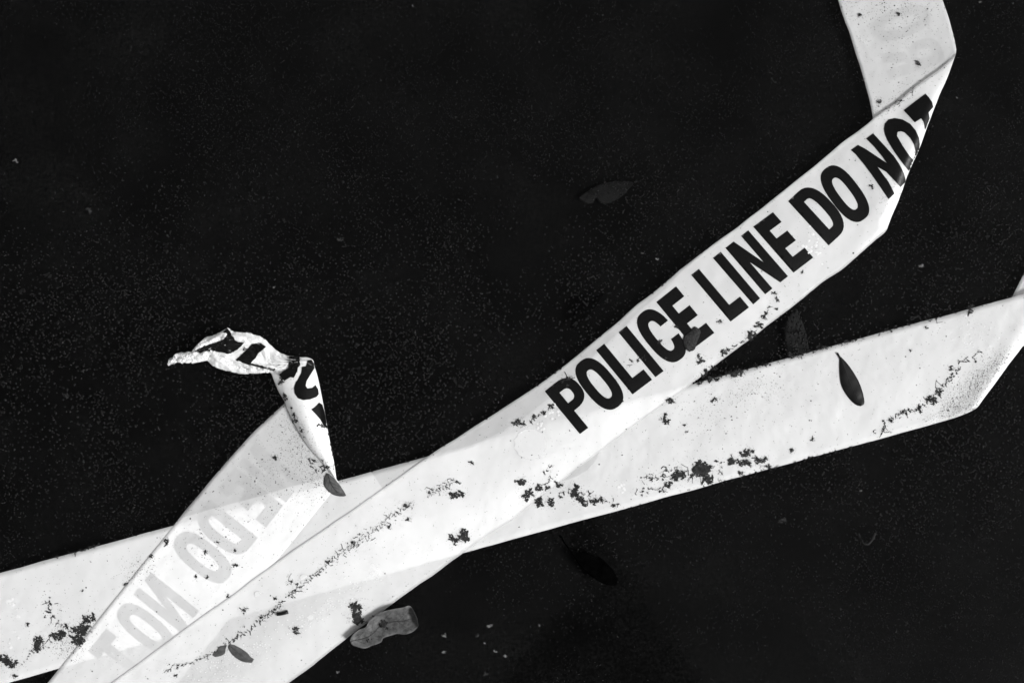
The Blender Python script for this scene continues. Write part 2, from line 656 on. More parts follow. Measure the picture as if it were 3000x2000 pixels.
def fr(d, u):
    return (ox + (d * .771 + u * .636) * k, oy + (-d * .636 + u * .771) * k)


for ch, d0, d1, ov in (('P', 0, 284, 0), ('O', 288, 572, 10), ('L', 605, 830, 0), ('I', 868, 962, 0), ('C', 1010, 1292, 8), ('E', 1313, 1545, 0)):
    tp, bt = (lambda d: .016 * d - ov), (lambda d: 508 + .045 * d + ov)
    patch('letter', quad_glyph(ch, fr(d0, tp(d0)), fr(d1, tp(d1)), fr(d1, bt(d1)), fr(d0, bt(d0))), bvhC, UP, tapeC)


def z1(p):
    return (2000 + p[0] / 3.136, 500 + p[1] / 3.136)


def z2(p):
    return (2300 + p[0] / 3.136, 220 + p[1] / 3.136)


for ch, q in (('L', ((78, 957), (248, 827), (610, 1255), (440, 1385))), ('I', ((278, 802), (350, 745), (712, 1172), (648, 1228))),
              ('N', ((393, 710), (603, 548), (968, 970), (758, 1135))), ('E', ((648, 515), (830, 382), (1200, 798), (1018, 937)))):
    patch('letter', quad_glyph(ch, *[z1(p) for p in q]), bvhC, UP, tapeC)
for ch, q in (('D', ((28, 1160), (238, 962), (612, 1372), (400, 1565))), ('O', ((263, 940), (487, 772), (838, 1241), (614, 1409)))):
    patch('letter', quad_glyph(ch, *[z2(p) for p in q]), bvhC, UP, tapeC)
N2 = [(605, 690), (670, 643), (740, 680), (830, 740), (935, 810), (890, 745), (820, 660), (745, 585), (810, 537), (900, 635), (1000, 745), (1050, 820),
      (1090, 900), (1105, 960), (1100, 985), (1060, 1030), (1010, 975), (930, 890), (850, 845), (890, 900), (950, 980), (1005, 1090), (950, 1140),
      (890, 1050), (800, 920), (720, 815), (650, 730)]
O3 = [(908, 500), (915, 450), (950, 410), (1010, 397), (1080, 410), (1150, 450), (1200, 510), (1230, 580), (1236, 640), (1222, 720), (1186, 790),
      (1156, 850), (1134, 880), (1110, 850), (1060, 785), (1000, 700), (940, 600), (917, 545)]
O3i = [(1028, 560), (1035, 525), (1060, 517), (1100, 530), (1150, 580), (1185, 640), (1197, 700), (1190, 750), (1172, 776), (1140, 740), (1080, 650)]
T2 = [(1090, 325), (1290, 173), (1320, 205), (1350, 250), (1360, 295), (1318, 345), (1326, 400), (1316, 425), (1296, 480), (1284, 505), (1280, 470), (1270, 430), (1250, 400), (1192, 437)]
for polys in ([N2], [O3, O3i], [T2]):
    patch('letter', [[z2(p) for p in poly] for poly in polys], bvhC, 0.3 * MM, tapeC, step=3.0, fill=4.5)


# print on the far side of a tape, seen faintly through the film
def ghost(ch, ref, r, n, s0, s1, n0, n1, bvh, parent, off=-0.035):
    def q(s, m):
        return (ref[0] + r[0] * s + n[0] * m, ref[1] + r[1] * s + n[1] * m)
    o = patch('letter', quad_glyph(ch, q(s0, n0), q(s1, n0), q(s1, n1), q(s0, n1)), bvh, off * MM, parent, step=4.0, fill=7.0)
    o['label'] = 'mirrored letter %s showing through from the far side' % ch


for ch, s0, s1 in (('N', -345, -262), ('E', -250, -168), ('D', -130, -38), ('O', -30, 62), ('N', 145, 228), ('O', 240, 325), ('T', 355, 440)):
    ov = 7 if ch == 'O' else 0
    ghost(ch, (506, 1541), (-.625, .78), (.78, .625), s0, s1, 35 - ov, 215 + ov, bvhA, tapeA)
for ch, s0, s1 in (('R', 0, 84), ('O', 106, 192)):
    ghost(ch, (2772, 180), (-.32, -.947), (-.947, .32), s0, s1, 0, 176, bvhC, tapeC)


def z3(p):
    return (480 + p[0] / 4.9, 940 + p[1] / 4.9)


broken = [
    [(450, 437), (540, 375), (650, 330), (760, 310), (860, 265), (905, 205), (895, 180), (850, 165), (910, 110), (960, 170), (1000, 220), (1020, 270),
     (1060, 305), (1150, 315), (1100, 375), (1030, 430), (960, 465), (900, 470), (830, 455), (700, 425), (600, 445), (520, 455)],
    [(1270, 325), (1400, 320), (1465, 375), (1400, 430), (1350, 470), (1320, 530), (1265, 580), (1250, 605), (1600, 690), (1580, 720), (1500, 690),
     (1450, 690), (1250, 640), (1030, 560), (1120, 480), (1200, 400)],
    [(1800, 520), (1950, 515), (1955, 640), (1930, 650), (1920, 720), (1870, 820), (1820, 810), (1740, 860), (1660, 775), (1710, 730), (1790, 690), (1800, 600)],
    [(2060, 570), (2120, 560), (2150, 610), (2160, 680), (2110, 760), (2050, 860), (2035, 930), (2060, 970), (2130, 960), (2175, 920), (2210, 980),
     (2220, 1050), (2190, 1090), (2100, 1125), (2000, 1135), (1930, 1110), (1880, 1040), (1870, 960), (1895, 880), (1920, 850), (1970, 750), (1985, 660), (2040, 650)],
    [(2115, 1270), (2170, 1230), (2225, 1170), (2270, 1200), (2300, 1300), (2320, 1400), (2340, 1550), (2290, 1500), (2240, 1410), (2180, 1340)],
]
for bi, poly in enumerate(broken):
    o = patch('letter', [[z3(p) for p in poly]], bvhT, (0.4 if bi != 2 else 1.0) * MM, tapeA, step=1.5, fill=1.6)
    o['label'] = 'piece of a black letter broken up by the twist'


# loose folds of film lying over the crumple
folds = [
    ('folded_flap', [(905, 100), (985, 155), (1080, 158), (1140, 160), (1280, 190), (1390, 222), (1480, 300), (1500, 330), (1430, 312), (1250, 310), (1100, 306), (1035, 285), (1010, 232), (968, 200), (930, 140)], .9, .5, 7),
    ('folded_flap', [(440, 450), (520, 462), (600, 450), (690, 425), (770, 445), (850, 470), (920, 510), (985, 560), (1110, 610), (1250, 655), (1400, 690), (1480, 690), (1535, 715), (1525, 745), (1300, 748),
                     (1120, 752), (920, 712), (740, 658), (690, 620), (640, 565), (560, 582), (440, 600), (330, 603), (215, 598), (230, 540), (300, 490), (360, 455)], .8, .9, 3),
    ('torn_tip', [(215, 600), (205, 550), (175, 590), (130, 605), (100, 650), (120, 690), (160, 720), (150, 745), (115, 735), (85, 690), (55, 630), (60, 585), (110, 570), (140, 530), (165, 490), (240, 480), (330, 480), (380, 450), (430, 460), (330, 520), (260, 560)], .7, 1.0, 5),
    ('torn_curl', [(275, 430), (285, 385), (320, 362), (370, 368), (410, 395), (425, 430), (410, 420), (370, 385), (325, 378), (300, 400), (290, 425)], 1.2, .4, 5),
    ('turned_edge', [(450, 425), (480, 370), (520, 320), (550, 295), (600, 240), (660, 220), (720, 195), (850, 165), (895, 180), (905, 205), (865, 262), (760, 308), (650, 328), (540, 372)], .5, .6, 4),
]
for nm, poly, off, amp, fq in folds:
    patch(nm, [[z3(p) for p in poly]], BVH_ALL if nm.startswith('torn') else bvhT, off * MM, tapeA, FILM, 1.5, 2.0,
          rough=lambda x, y, amp=amp, fq=fq: 1.5 * amp * ridge(x * .012 * fq, y * .02 * fq, 6.6) + .5 * amp * ridge(x * .05 * fq, y * .08 * fq, 2.6))

# ------------------------------------------------------------------ leaves and small floating things
def drop(x, y, lift=0.1):
    """point on whatever lies topmost at this pixel (tape or water)"""
    d = ray(x, y)
    h = BVH_ALL.ray_cast(CAM_LOC, d)[0]
    w0 = P(x, y, 0)
    if h is None or h.z < w0.z:
        h = w0
    return h + Vector((0, 0, lift * MM))


def leaf(label, cat_group, rows, mat, rib_mat, z0, arch=0.4, stalk=None, rib=True, rib_w=1.6, sub=5, curl=None, thick=0.14, drape=False, veins=0):
    """rows: (left edge px, right edge px) from base to tip"""
    g = grid_from_rows([[(a[0], a[1], 0), ((a[0] + b[0]) / 2, (a[1] + b[1]) / 2, 0), (b[0], b[1], 0)] for a, b in rows], sub, 5)
    nu, nv = len(g), len(g[0])
    W = []
    for i, r in enumerate(g):
        u = i / (nu - 1)
        row = []
        for j, p in enumerate(r):
            v = j / (nv - 1)
            z = z0 + arch * (1 - (2 * v - 1) ** 2) + 0.25 * noise.noise(Vector((p[0] * .05, p[1] * .05, 2.0)))
            if curl: z += curl(u, v)
            if drape:
                b = drop(p[0], p[1], 0)
                row.append(b + Vector((0, 0, z * MM)))
            else:
                row.append(P(p[0], p[1], z))
        W.append(row)
    root = empty('leaf', W[nu // 2][nv // 2])
    tag(root, label, 'leaf', cat_group)
    v, f = slab(W, thick * MM)
    mesh('blade', v, f, mat, root, flat_from=2 * (len(W) - 1) * (len(W[0]) - 1))
    up = Vector((0, 0, (thick * 0.5 + 0.12) * MM))
    if rib:
        mid = [W[i][nv // 2] + up for i in range(nu)]
        strip(mid, rib_w * 0.25 * MM, 0.35, rib_mat, root, 'midrib')
    for k in range(veins):
        i0 = int(nu * (0.12 + 0.7 * k / max(1, veins)))
        for side in (-1, 1):
            pts = []
            for s in range(5):
                ii = min(nu - 1, i0 + s * 2)
                jj = nv // 2 + side * int(round(s * (nv // 2 - 1) / 4))
                pts.append(W[ii][jj] + up * 0.8)
            strip(pts, 0.12 * MM, 0.5, rib_mat, root, 'vein')
    if stalk:
        pts = [P(x, y, z0 + 0.3) if not drape else drop(x, y, z0 + 0.3) for x, y in stalk]
        tube(pts, 0.75 * MM, 0.5 * MM, mat, root, 'stalk')
    return root


def strip(pts, w0, taper, mat, parent, name):
    verts, faces = [], []
    n = len(pts)
    for i, p in enumerate(pts):
        d = (pts[min(n - 1, i + 1)] - pts[max(0, i - 1)])
        d.z = 0
        d = d.normalized() if d.length > 0 else Vector((1, 0, 0))
        s = Vector((-d.y, d.x, 0)) * w0 * (1 - (1 - taper) * i / max(1, n - 1))
        verts += [p - s, p + Vector((0, 0, w0 * 0.8)), p + s]
    for i in range(n - 1):
        a = i * 3
        faces += [(a, a + 3, a + 4, a + 1), (a + 1, a + 4, a + 5, a + 2)]
    return mesh(name, verts, faces, mat, parent)


def tube(pts, r0, r1, mat, parent, name, seg=7):
    verts, faces = [], []
    n = len(pts)
    for i, p in enumerate(pts):
        d = (pts[min(n - 1, i + 1)] - pts[max(0, i - 1)]).normalized()
        a = d.orthogonal().normalized()
        b = d.cross(a)
        r = r0 + (r1 - r0) * i / max(1, n - 1)
        for k in range(seg):
            t = 2 * math.pi * k / seg
            verts.append(p + (a * math.cos(t) + b * math.sin(t)) * r)
    for i in range(n - 1):
        for k in range(seg):
            faces.append((i * seg + k, i * seg + (k + 1) % seg, (i + 1) * seg + (k + 1) % seg, (i + 1) * seg + k))
    faces.append(tuple(range(seg))[::-1])
    faces.append(tuple((n - 1) * seg + k for k in range(seg)))
    return mesh(name, verts, faces, mat, parent)


GL = 'fallen leaves in the puddle'


def zz(pairs, ox, oy, k):
    return [((ox + a / k, oy + b / k), (ox + c / k, oy + d / k)) for a, b, c, d in pairs]


# dark glossy leaf lying on the long tape   (region 2300,800 scale 3.136)
leaf('dark narrow leaf with a thin stalk lying on the long lower tape', GL,
     zz([(500, 775, 512, 768), (498, 860, 575, 835), (503, 960, 640, 930), (520, 1040, 683, 1010), (555, 1105, 708, 1080), (600, 1165, 724, 1145), (650, 1208, 727, 1190), (690, 1221, 715, 1212)], 2300, 800, 3.136),
     LEAF_DARK, RIB_BLACK, 0.35, 0.9, drape=True, rib_w=0.9,
     stalk=[(2300 + a / 3.136, 800 + b / 3.136) for a, b in ((478, 733), (488, 750), (498, 768), (506, 785), (515, 810))])
# grey folded leaf at the foot of the twist   (region 460,920 scale 2.613)
leaf('small grey leaf with dark midrib at the foot of the twisted tape end', GL,
     zz([(1300, 1216, 1318, 1222), (1283, 1245, 1350, 1250), (1277, 1285, 1375, 1275), (1285, 1320, 1395, 1300), (1308, 1350, 1412, 1325), (1345, 1378, 1430, 1352), (1390, 1392, 1442, 1375), (1432, 1393, 1448, 1388)], 460, 920, 2.613),
     LEAF_GREY, RIB_BLACK, 0.5, 1.0, drape=True, rib_w=1.1, veins=4)
# curled pale leaf under the lettered tape   (region 1000,1700 scale 5.88)
leaf('pale curled leaf with dirt on it floating below the lettered tape', GL,
     zz([(175, 1095, 150, 1030), (225, 1122, 190, 940), (390, 1165, 300, 845), (530, 1120, 420, 798), (680, 1062, 472, 700), (725, 990, 560, 622), (850, 945, 720, 530), (960, 915, 900, 487), (1100, 925, 1050, 462), (1230, 880, 1180, 432), (1312, 805, 1258, 540), (1325, 750, 1312, 660)], 1000, 1700, 5.88),
     LEAF_PALE, RIB_BLACK, 1.6, 0.2, rib_w=1.0, veins=4,
     curl=lambda u, v: 5.0 * max(0, (v - .6) / .4) ** 2 + 7.0 * max(0, (u - .78) / .22) ** 2 * (1 - .6 * v) + 1.5 * max(0, (.2 - u) / .2) * v - 2.0 * math.sin(math.pi * v) * math.sin(math.pi * u) + .8 * math.sin(u * 17 + v * 3))
# sunken leaf between the two tapes   (region 2300,800 scale 3.136; top at 2000,650 zoom)
leaf('dim grey sunken leaf with dark midrib in the gap between lettered and lower tape', GL,
     zz([(700, 900, 835, 880), (680, 830, 825, 815), (668, 740, 812, 740), (675, 670, 790, 670), (705, 610, 768, 615), (738, 572, 752, 574)], 2000, 650, 2.24),
     LEAF_SUNK, RIB_BLACK, -3.5, 0.6, rib_w=1.3, veins=5)
leaf('dim sunken leaf with a bite in its edge above the lettered tape', GL,
     zz([(1560, 1305, 1562, 1298), (1610, 1335, 1600, 1265), (1650, 1330, 1660, 1230), (1672, 1298, 1700, 1210), (1710, 1336, 1740, 1200), (1780, 1325, 1790, 1190), (1850, 1280, 1840, 1187), (1890, 1235, 1888, 1190), (1918, 1205, 1915, 1198)], 1000, 0, 2.24),
     LEAF_DIM, RIB_BLACK, -5.0, 0.5, rib=False)
leaf('black curved sunken leaf below the crossing of the tapes', GL,
     zz([(1500, 700, 1510, 695), (1560, 790, 1590, 715), (1620, 850, 1690, 740), (1690, 900, 1770, 810), (1750, 925, 1812, 870), (1800, 930, 1812, 915)], 1000, 1300, 2.24),
     LEAF_BLACK, RIB_BLACK, 0.2, 0.6, rib=False, stalk=[(1000 + a / 2.24, 1300 + b / 2.24) for a, b in ((1435, 600), (1465, 645), (1505, 700))])
leaf('small dark ragged leaf on the lower end of the lettered tape', GL,
     zz([(1500, 1325, 1512, 1312), (1505, 1350, 1545, 1320), (1530, 1385, 1590, 1345), (1570, 1415, 1625, 1370), (1610, 1430, 1645, 1395), (1655, 1433, 1668, 1410)], 0, 1300, 2.24),
     LEAF_GREY, RIB_DARK, 0.4, 0.4, drape=True, rib_w=0.6)
leaf('crumpled grey scrap of leaf on the last letter of POLICE', GL,
     zz([(1400, 690, 1440, 722), (1385, 640, 1490, 700), (1392, 580, 1510, 640), (1440, 540, 1530, 590), (1470, 505, 1545, 535), (1490, 490, 1520, 505)], 1560, 800, 3.137),
     m_simple('mottled_leaf', 0.001, 0.035, 900, 0.7, 0.08, 0.8), RIB_DARK, 0.5, 0.8, drape=True, rib=False)
leaf('tiny folded grey leaf scrap beside the small ragged leaf', GL,
     zz([(1395, 1385, 1425, 1355), (1420, 1395, 1440, 1330), (1470, 1378, 1470, 1322), (1482, 1340, 1490, 1320)], 0, 1300, 2.24),
     LEAF_PALE, RIB_DARK, 0.4, 0.3, drape=True, rib=False)
leaf('long black sunken leaf above the word POLICE', GL,
     zz([(1500, 690, 1520, 700), (1530, 590, 1590, 640), (1580, 530, 1670, 560), (1650, 490, 1710, 500), (1720, 460, 1730, 465)], 1000, 650, 2.24),
     LEAF_BLACK, RIB_BLACK, -0.6, 0.2, rib=False)

# twig on the lettered tape
tw = tube([drop(a, b, 0.8) for a, b in ((812, 1798), (822, 1797), (835, 1794), (844, 1791))], 1.3 * MM, 1.4 * MM, LEAF_DARK, None, 'twig')
tag(tw, 'short black twig lying on the dirt trail of the lettered tape', 'twig')
st = tube([P(a, b, .1) for a, b in ((2516, 1562), (2522, 1580), (2532, 1594), (2545, 1594), (2556, 1580), (2565, 1560))], .5 * MM, .8 * MM, FLECK_DIM, None, 'stem')
tag(st, 'dull curved plant stem floating at the lower right', 'stem')
st = tube([P(a, b, .3) for a, b in ((2259, 228), (2262, 235), (2268, 240), (2274, 242))], .35 * MM, .3 * MM, FLECK_DIM, None, 'stem')
tag(st, 'tiny pale curved stem left of the top fold', 'stem')


# ------------------------------------------------------------------ scum, dust and froth (uncountable)
class Soup:
    def __init__(self):
        self.v, self.f = [], []

    def disc(self, c, r, q, n=7, h=0.25, jit=0.5):
        o = len(self.v)
        a0 = q.uniform(0, 6.28)
        sx = q.uniform(.6, 1.0)
        for k in range(n):
            t = a0 + 2 * math.pi * k / n
            rr = r * (1 + jit * q.uniform(-1, .6))
            self.v.append(c + Vector((math.cos(t) * rr, math.sin(t) * rr * sx, 0)))
        self.v.append(c + Vector((0, 0, r * h)))
        for k in range(n):
            self.f.append((o + k, o + (k + 1) % n, o + n))

    def thread(self, pts, w):
        o = len(self.v)
        n = len(pts)
        for i, p in enumerate(pts):
            d = pts[min(n - 1, i + 1)] - pts[max(0, i - 1)]
            d.z = 0
            d = d.normalized() if d.length > 0 else Vector((1, 0, 0))
            s = Vector((-d.y, d.x, 0)) * w * 0.5
            self.v += [p - s, p + Vector((0, 0, w * .5)), p + s]
        for i in range(n - 1):
            a = o + i * 3
            self.f += [(a, a + 3, a + 4, a + 1), (a + 1, a + 4, a + 5, a + 2)]

    def build(self, name, mat, label, cat):
        o = mesh(name, self.v, self.f, mat, smooth=False)
        return tag(o, label, cat, kind='stuff')


PX = 0.25 * MM


def along(pts, q):
    """random point along a polyline, by length"""
    L = [math.dist(pts[i], pts[i + 1]) for i in range(len(pts) - 1)]
    t = q.uniform(0, sum(L))
    for i, l in enumerate(L):
        if t <= l or i == len(L) - 1:
            k = t / max(l, 1e-6)
            return (pts[i][0] + (pts[i + 1][0] - pts[i][0]) * k, pts[i][1] + (pts[i + 1][1] - pts[i][1]) * k)
        t -= l


def jag(sp, a, b, w, q):
    """jagged thread between two pixels"""
    n = max(2, int(math.dist(a, b) / 2.5))
    pts = []
    for k in range(n + 1):
        t = k / n
        j = .7 if 0 < k < n else 0
        pts.append(drop(a[0] + (b[0] - a[0]) * t + q.gauss(0, j), a[1] + (b[1] - a[1]) * t + q.gauss(0, j), .12))
    sp.thread(pts, w)


def lace(sp, pts, n, spread, q, r=(3, 8), w=1.3, blobs=0.25):
    """ragged scum: knots strung along a line, tied to their neighbours by cracks and threads"""
    n = int(n * 1.3)
    kn = []
    for _ in range(n):
        x, y = along(pts, q)
        big = q.random() ** 2
        kn.append((x + q.gauss(0, spread * (.5 + big)), y + q.gauss(0, spread * (.5 + big)) * .8))
    for i, a in enumerate(kn):
        near = sorted(range(n), key=lambda j: (kn[j][0] - a[0]) ** 2 + (kn[j][1] - a[1]) ** 2)[1:2 + (q.random() < .55)]
        grit(a[0], a[1], 5, 3, q)
        for j in near:
            if (j > i or q.random() < .25) and math.dist(a, kn[j]) < r[1] * 3.2:
                jag(sp, a, kn[j], w * PX * q.choice((.8, 1.0, 1.3, 2.0)), q)
        if q.random() < blobs * 1.6:
            clot(sp, a[0], a[1], int(1 + 9 * q.random() ** 3), q, 1.7)


def clot(sp, x, y, cells, q, size=2.0):
    """dark clot grown cell by cell, so that its outline is ragged and it keeps holes"""
    have = {(0, 0)}
    front = [(0, 0)]
    ax = q.uniform(0, 6.28)
    guard = 0
    while len(have) < cells and guard < cells * 30:
        guard += 1
        c = front[-1 - int(len(front) * q.random() ** 2 * .999)] if q.random() < .7 else q.choice(front)
        d = q.choice(((1, 0), (-1, 0), (0, 1), (0, -1), (1, -1), (-1, 1)))
        n = (c[0] + d[0], c[1] + d[1])
        if n in have or noise.noise(Vector((n[0] * .42 + x, n[1] * .42 + y, 0))) > .17:
            continue
        have.add(n)
        front.append(n)
    for i, j in have:
        px = x + (i + .5 * j) * size + q.gauss(0, size * .25)
        py = y + j * .87 * size + q.gauss(0, size * .25)
        sp.disc(drop(px, py, .12 + q.uniform(0, .2)), size * (q.uniform(.75, 1.25) if cells > 6 else q.uniform(.5, .9)) * PX, q, 6, .3, .4)


sG = Soup()


def grit(x, y, r, n, q):
    for _ in range(n):
        a, d = q.uniform(0, 6.28), abs(q.gauss(0, r))
        sG.disc(drop(x + math.cos(a) * d, y + math.sin(a) * d * .8, .1), q.uniform(.35, 1.0) * PX, q, 5, .3)


def clump(sp, x, y, r, q, n=None):
    grit(x, y, r * 1.25, int(8 + r * 6), q)
    m = max(1, int(r / 6))
    for _ in range(m):
        a, d = q.uniform(0, 6.28), r * .55 * math.sqrt(q.random()) * (m > 1)
        clot(sp, x + math.cos(a) * d, y + math.sin(a) * d * .8, int(.72 * r * r / m) + 4, q, 1.5 if r < 9 else 1.9)
    for _ in range(int(r * .5)):
        a = q.uniform(0, 6.28)
        d = r * q.uniform(.9, 1.45)
        sp.disc(drop(x + math.cos(a) * d, y + math.sin(a) * d * .8, .12), q.uniform(.5, 1.3) * PX, q, 5)
        if q.random() < .25:
            b = a + q.uniform(-.7, .7)
            jag(sp, (x + math.cos(a) * r * .6, y + math.sin(a) * r * .5), (x + math.cos(b) * d, y + math.sin(b) * d * .85), q.uniform(.7, 1.4) * PX, q)


def blob(name, x, y, r, mat, label, cat, seed, aspect=1.0):
    """ragged scrap floating on the water"""
    qq = random.Random(seed)
    sp = Soup()
    clot(sp, x, y, max(3, int(.10 * r * r)), qq, 1.7)
    for _ in range(int(r * .7)):
        a, d = qq.uniform(0, 6.28), r * qq.uniform(.3, 1.0)
        b = a + qq.uniform(-1.2, 1.2)
        p0, p1 = (x + math.cos(a) * d * .5, y + math.sin(a) * d * .5 * aspect), (x + math.cos(b) * d, y + math.sin(b) * d * aspect)
        jag(sp, p0, p1, qq.uniform(.8, 1.8) * PX, qq)
        if qq.random() < .5: clot(sp, p1[0], p1[1], qq.randint(1, 4), qq, 1.5)
    o = mesh(name, sp.v, sp.f, mat, smooth=False)
    return tag(o, label, cat, 'scraps floating on the puddle')


for i, (x, y, r, m, asp, lab) in enumerate([
    (47, 471, 10, FLECK, .8, 'bright white scrap floating near the left edge'),
    (1209, 18, 4, FLECK, 1, 'tiny white speck floating near the top edge, left of centre'),
    (262, 615, 15, FLECK_DIM, .6, 'dull grey scrap floating right of and below the bright white one'),
    (1000, 702, 17, FLECK_DIM, .5, 'dull narrow scrap floating above the twisted tape end'),
    (2702, 780, 11, FLECK, .7, 'white scrap floating between the two tapes at right'),
    (196, 1159, 12, FLECK_DIM, .8, 'round dull scrap floating left of the twisted tape end'),
    (1020, 1224, 11, FLECK_DIM, 1, 'round grey scrap floating right of the twisted tape end'),
    (803, 843, 6, FLECK, .6, 'tiny pale scrap floating above the twisted tape end'),
    (1881, 741, 6, FLECK, .6, 'upper of two pale scraps floating above the word LINE'),
    (1925, 760, 7, FLECK, .5, 'lower of two pale scraps floating above the word LINE'),
    (2293, 1525, 18, FLECK_DIM, .7, 'dull rounded scrap floating below the lower tape at right'),
    (2521, 1437, 6, FLECK, .6, 'tiny pale scrap just under the right end of the lower tape'),
    (1434, 1831, 12, FLECK, .5, 'pale ragged scrap floating right of the pale curled leaf'),
    (1303, 1860, 10, FLECK, .5, 'thin pale scrap floating below right of the pale curled leaf'),
    (1398, 1862, 9, FLECK_DIM, .7, 'dull scrap floating below the pale ragged scrap'),
    (1420, 1882, 7, FLECK, .5, 'small pale scrap below the dull one at bottom centre'),
    (1298, 1908, 9, FLECK, .5, 'pale scrap floating at the bottom, below the curled leaf'),
    (1452, 1908, 8, FLECK, .6, 'left scrap of the pair at the edge of the dark reflection'),
    (1478, 1920, 9, FLECK, .4, 'right scrap of the pair at the edge of the dark reflection'),
    (1424, 1972, 11, FLECK_DIM, .7, 'dull scrap floating at the bottom edge left of the reflection'),
    (988, 1968, 7, FLECK, .5, 'tiny white scrap at the bottom edge beside the lettered tape'),
    (2870, 7, 7, FLECK, .4, 'tiny pale scrap at the top edge right of the fold'),
    (2803, 286, 5, FLECK, .8, 'tiny pale scrap right of the folded tape corner'),
    (1580, 1831, 5, FLECK, .8, 'tiny pale speck over the dark reflection'),
]):
    blob('scrap', x, y, r, m, lab, 'scrap', 100 + i, aspect=asp)


q = random.Random(3)
sB = Soup()
lace(sB, [(2580, 1277), (2592, 1245), (2615, 1222), (2645, 1208), (2690, 1197), (2735, 1160), (2775, 1120), (2800, 1085)], 150, 7, q)
lace(sB, [(2800, 1085), (2830, 1055), (2872, 1030)], 26, 9, q)
lace(sB, [(2560, 1262), (2640, 1262)], 8, 6, q)
for x, y, r in ((2730, 1167, 14), (2752, 1150, 9), (2690, 1197, 9), (2648, 1208, 8), (2612, 1235, 6), (2788, 1080, 8), (2840, 913, 10), (2712, 960, 4), (2667, 1026, 3),
                (1531, 1412, 14), (1545, 1448, 17), (1580, 1466, 15), (1612, 1470, 11), (1580, 1430, 10), (1605, 1430, 8), (1640, 1418, 9), (1688, 1440, 19), (1705, 1458, 16),
                (1735, 1464, 10), (1765, 1462, 6), (1800, 1480, 6), (1640, 1457, 5), (1985, 1388, 20), (1955, 1420, 10), (2049, 1376, 38), (2070, 1400, 14),
                (2145, 1349, 12), (2165, 1352, 9), (2187, 1330, 15), (2190, 1358, 13), (2204, 1320, 7), (2223, 1352, 13), (2240, 1342, 8), (2250, 1367, 8), (2078, 1411, 9), (2170, 1385, 8), (2318, 1318, 6),
                (241, 1842, 26), (232, 1868, 22), (252, 1815, 14), (272, 1810, 9), (178, 1858, 17), (195, 1832, 8), (160, 1866, 9), (112, 1888, 16), (108, 1902, 10), (120, 1872, 9), (20, 1938, 18), (38, 1945, 10), (3, 1925, 9), (40, 1978, 7), (80, 1828, 6),
                (1945, 1228, 11), (1950, 1213, 5), (2006, 1244, 4), (2012, 1264, 3), (2092, 1170, 8), (1968, 1172, 8), (2382, 1285, 6), (2320, 1317, 5), (240, 1730, 3)):
    clump(sB, x, y, r, q)
lace(sB, [(1732, 1465), (1768, 1465), (1808, 1483)], 30, 6, q)
lace(sB, [(1870, 1400), (1920, 1400), (1990, 1375)], 60, 12, q, r=(4, 11))
lace(sB, [(1870, 1447), (1920, 1430), (1960, 1440)], 36, 10, q, r=(4, 10))
lace(sB, [(2010, 1370), (2100, 1360), (2110, 1400)], 34, 14, q)
lace(sB, [(2120, 1350), (2260, 1365)], 22, 9, q)
lace(sB, [(1640, 1440), (1740, 1450)], 26, 9, q)
lace(sB, [(1605, 1365), (1612, 1400), (1600, 1420)], 20, 7, q, r=(2, 5))
lace(sB, [(0, 1925), (40, 1934), (67, 1945), (89, 1912), (110, 1890)], 30, 3, q, r=(2, 5))
lace(sB, [(140, 1755), (150, 1800), (180, 1835)], 40, 9, q, r=(2, 4), blobs=.6)
lace(sB, [(110, 1895), (180, 1862), (240, 1845)], 46, 10, q)
lace(sB, [(2040, 1122), (2110, 1100), (2170, 1085)], 40, 5, q)
for x, y, r in ((2045, 1124, 6), (2078, 1112, 9), (2100, 1108, 8), (2150, 1096, 14), (2175, 1090, 9), (2320, 1045, 8), (2350, 1036, 6), (2215, 1074, 6), (2240, 1068, 5), (2420, 1018, 6), (2480, 1002, 6)):
    clump(sB, x, y, r, q)
lace(sB, [(2180, 1085), (2500, 997), (2900, 886)], 55, 3, q, r=(2, 5), blobs=.6)
lace(sB, [(2000, 1440), (2350, 1345), (2560, 1290)], 26, 3, q, r=(2, 4), blobs=.6)
lace(sB, [(160, 1632), (300, 1594)], 26, 3, q, r=(2, 4), blobs=.6)
lace(sB, [(2650, 935), (2710, 925), (2770, 940)], 16, 12, q)
sB.build('scum', SCUM, 'black lacy scum clinging to the long lower tape', 'scum')

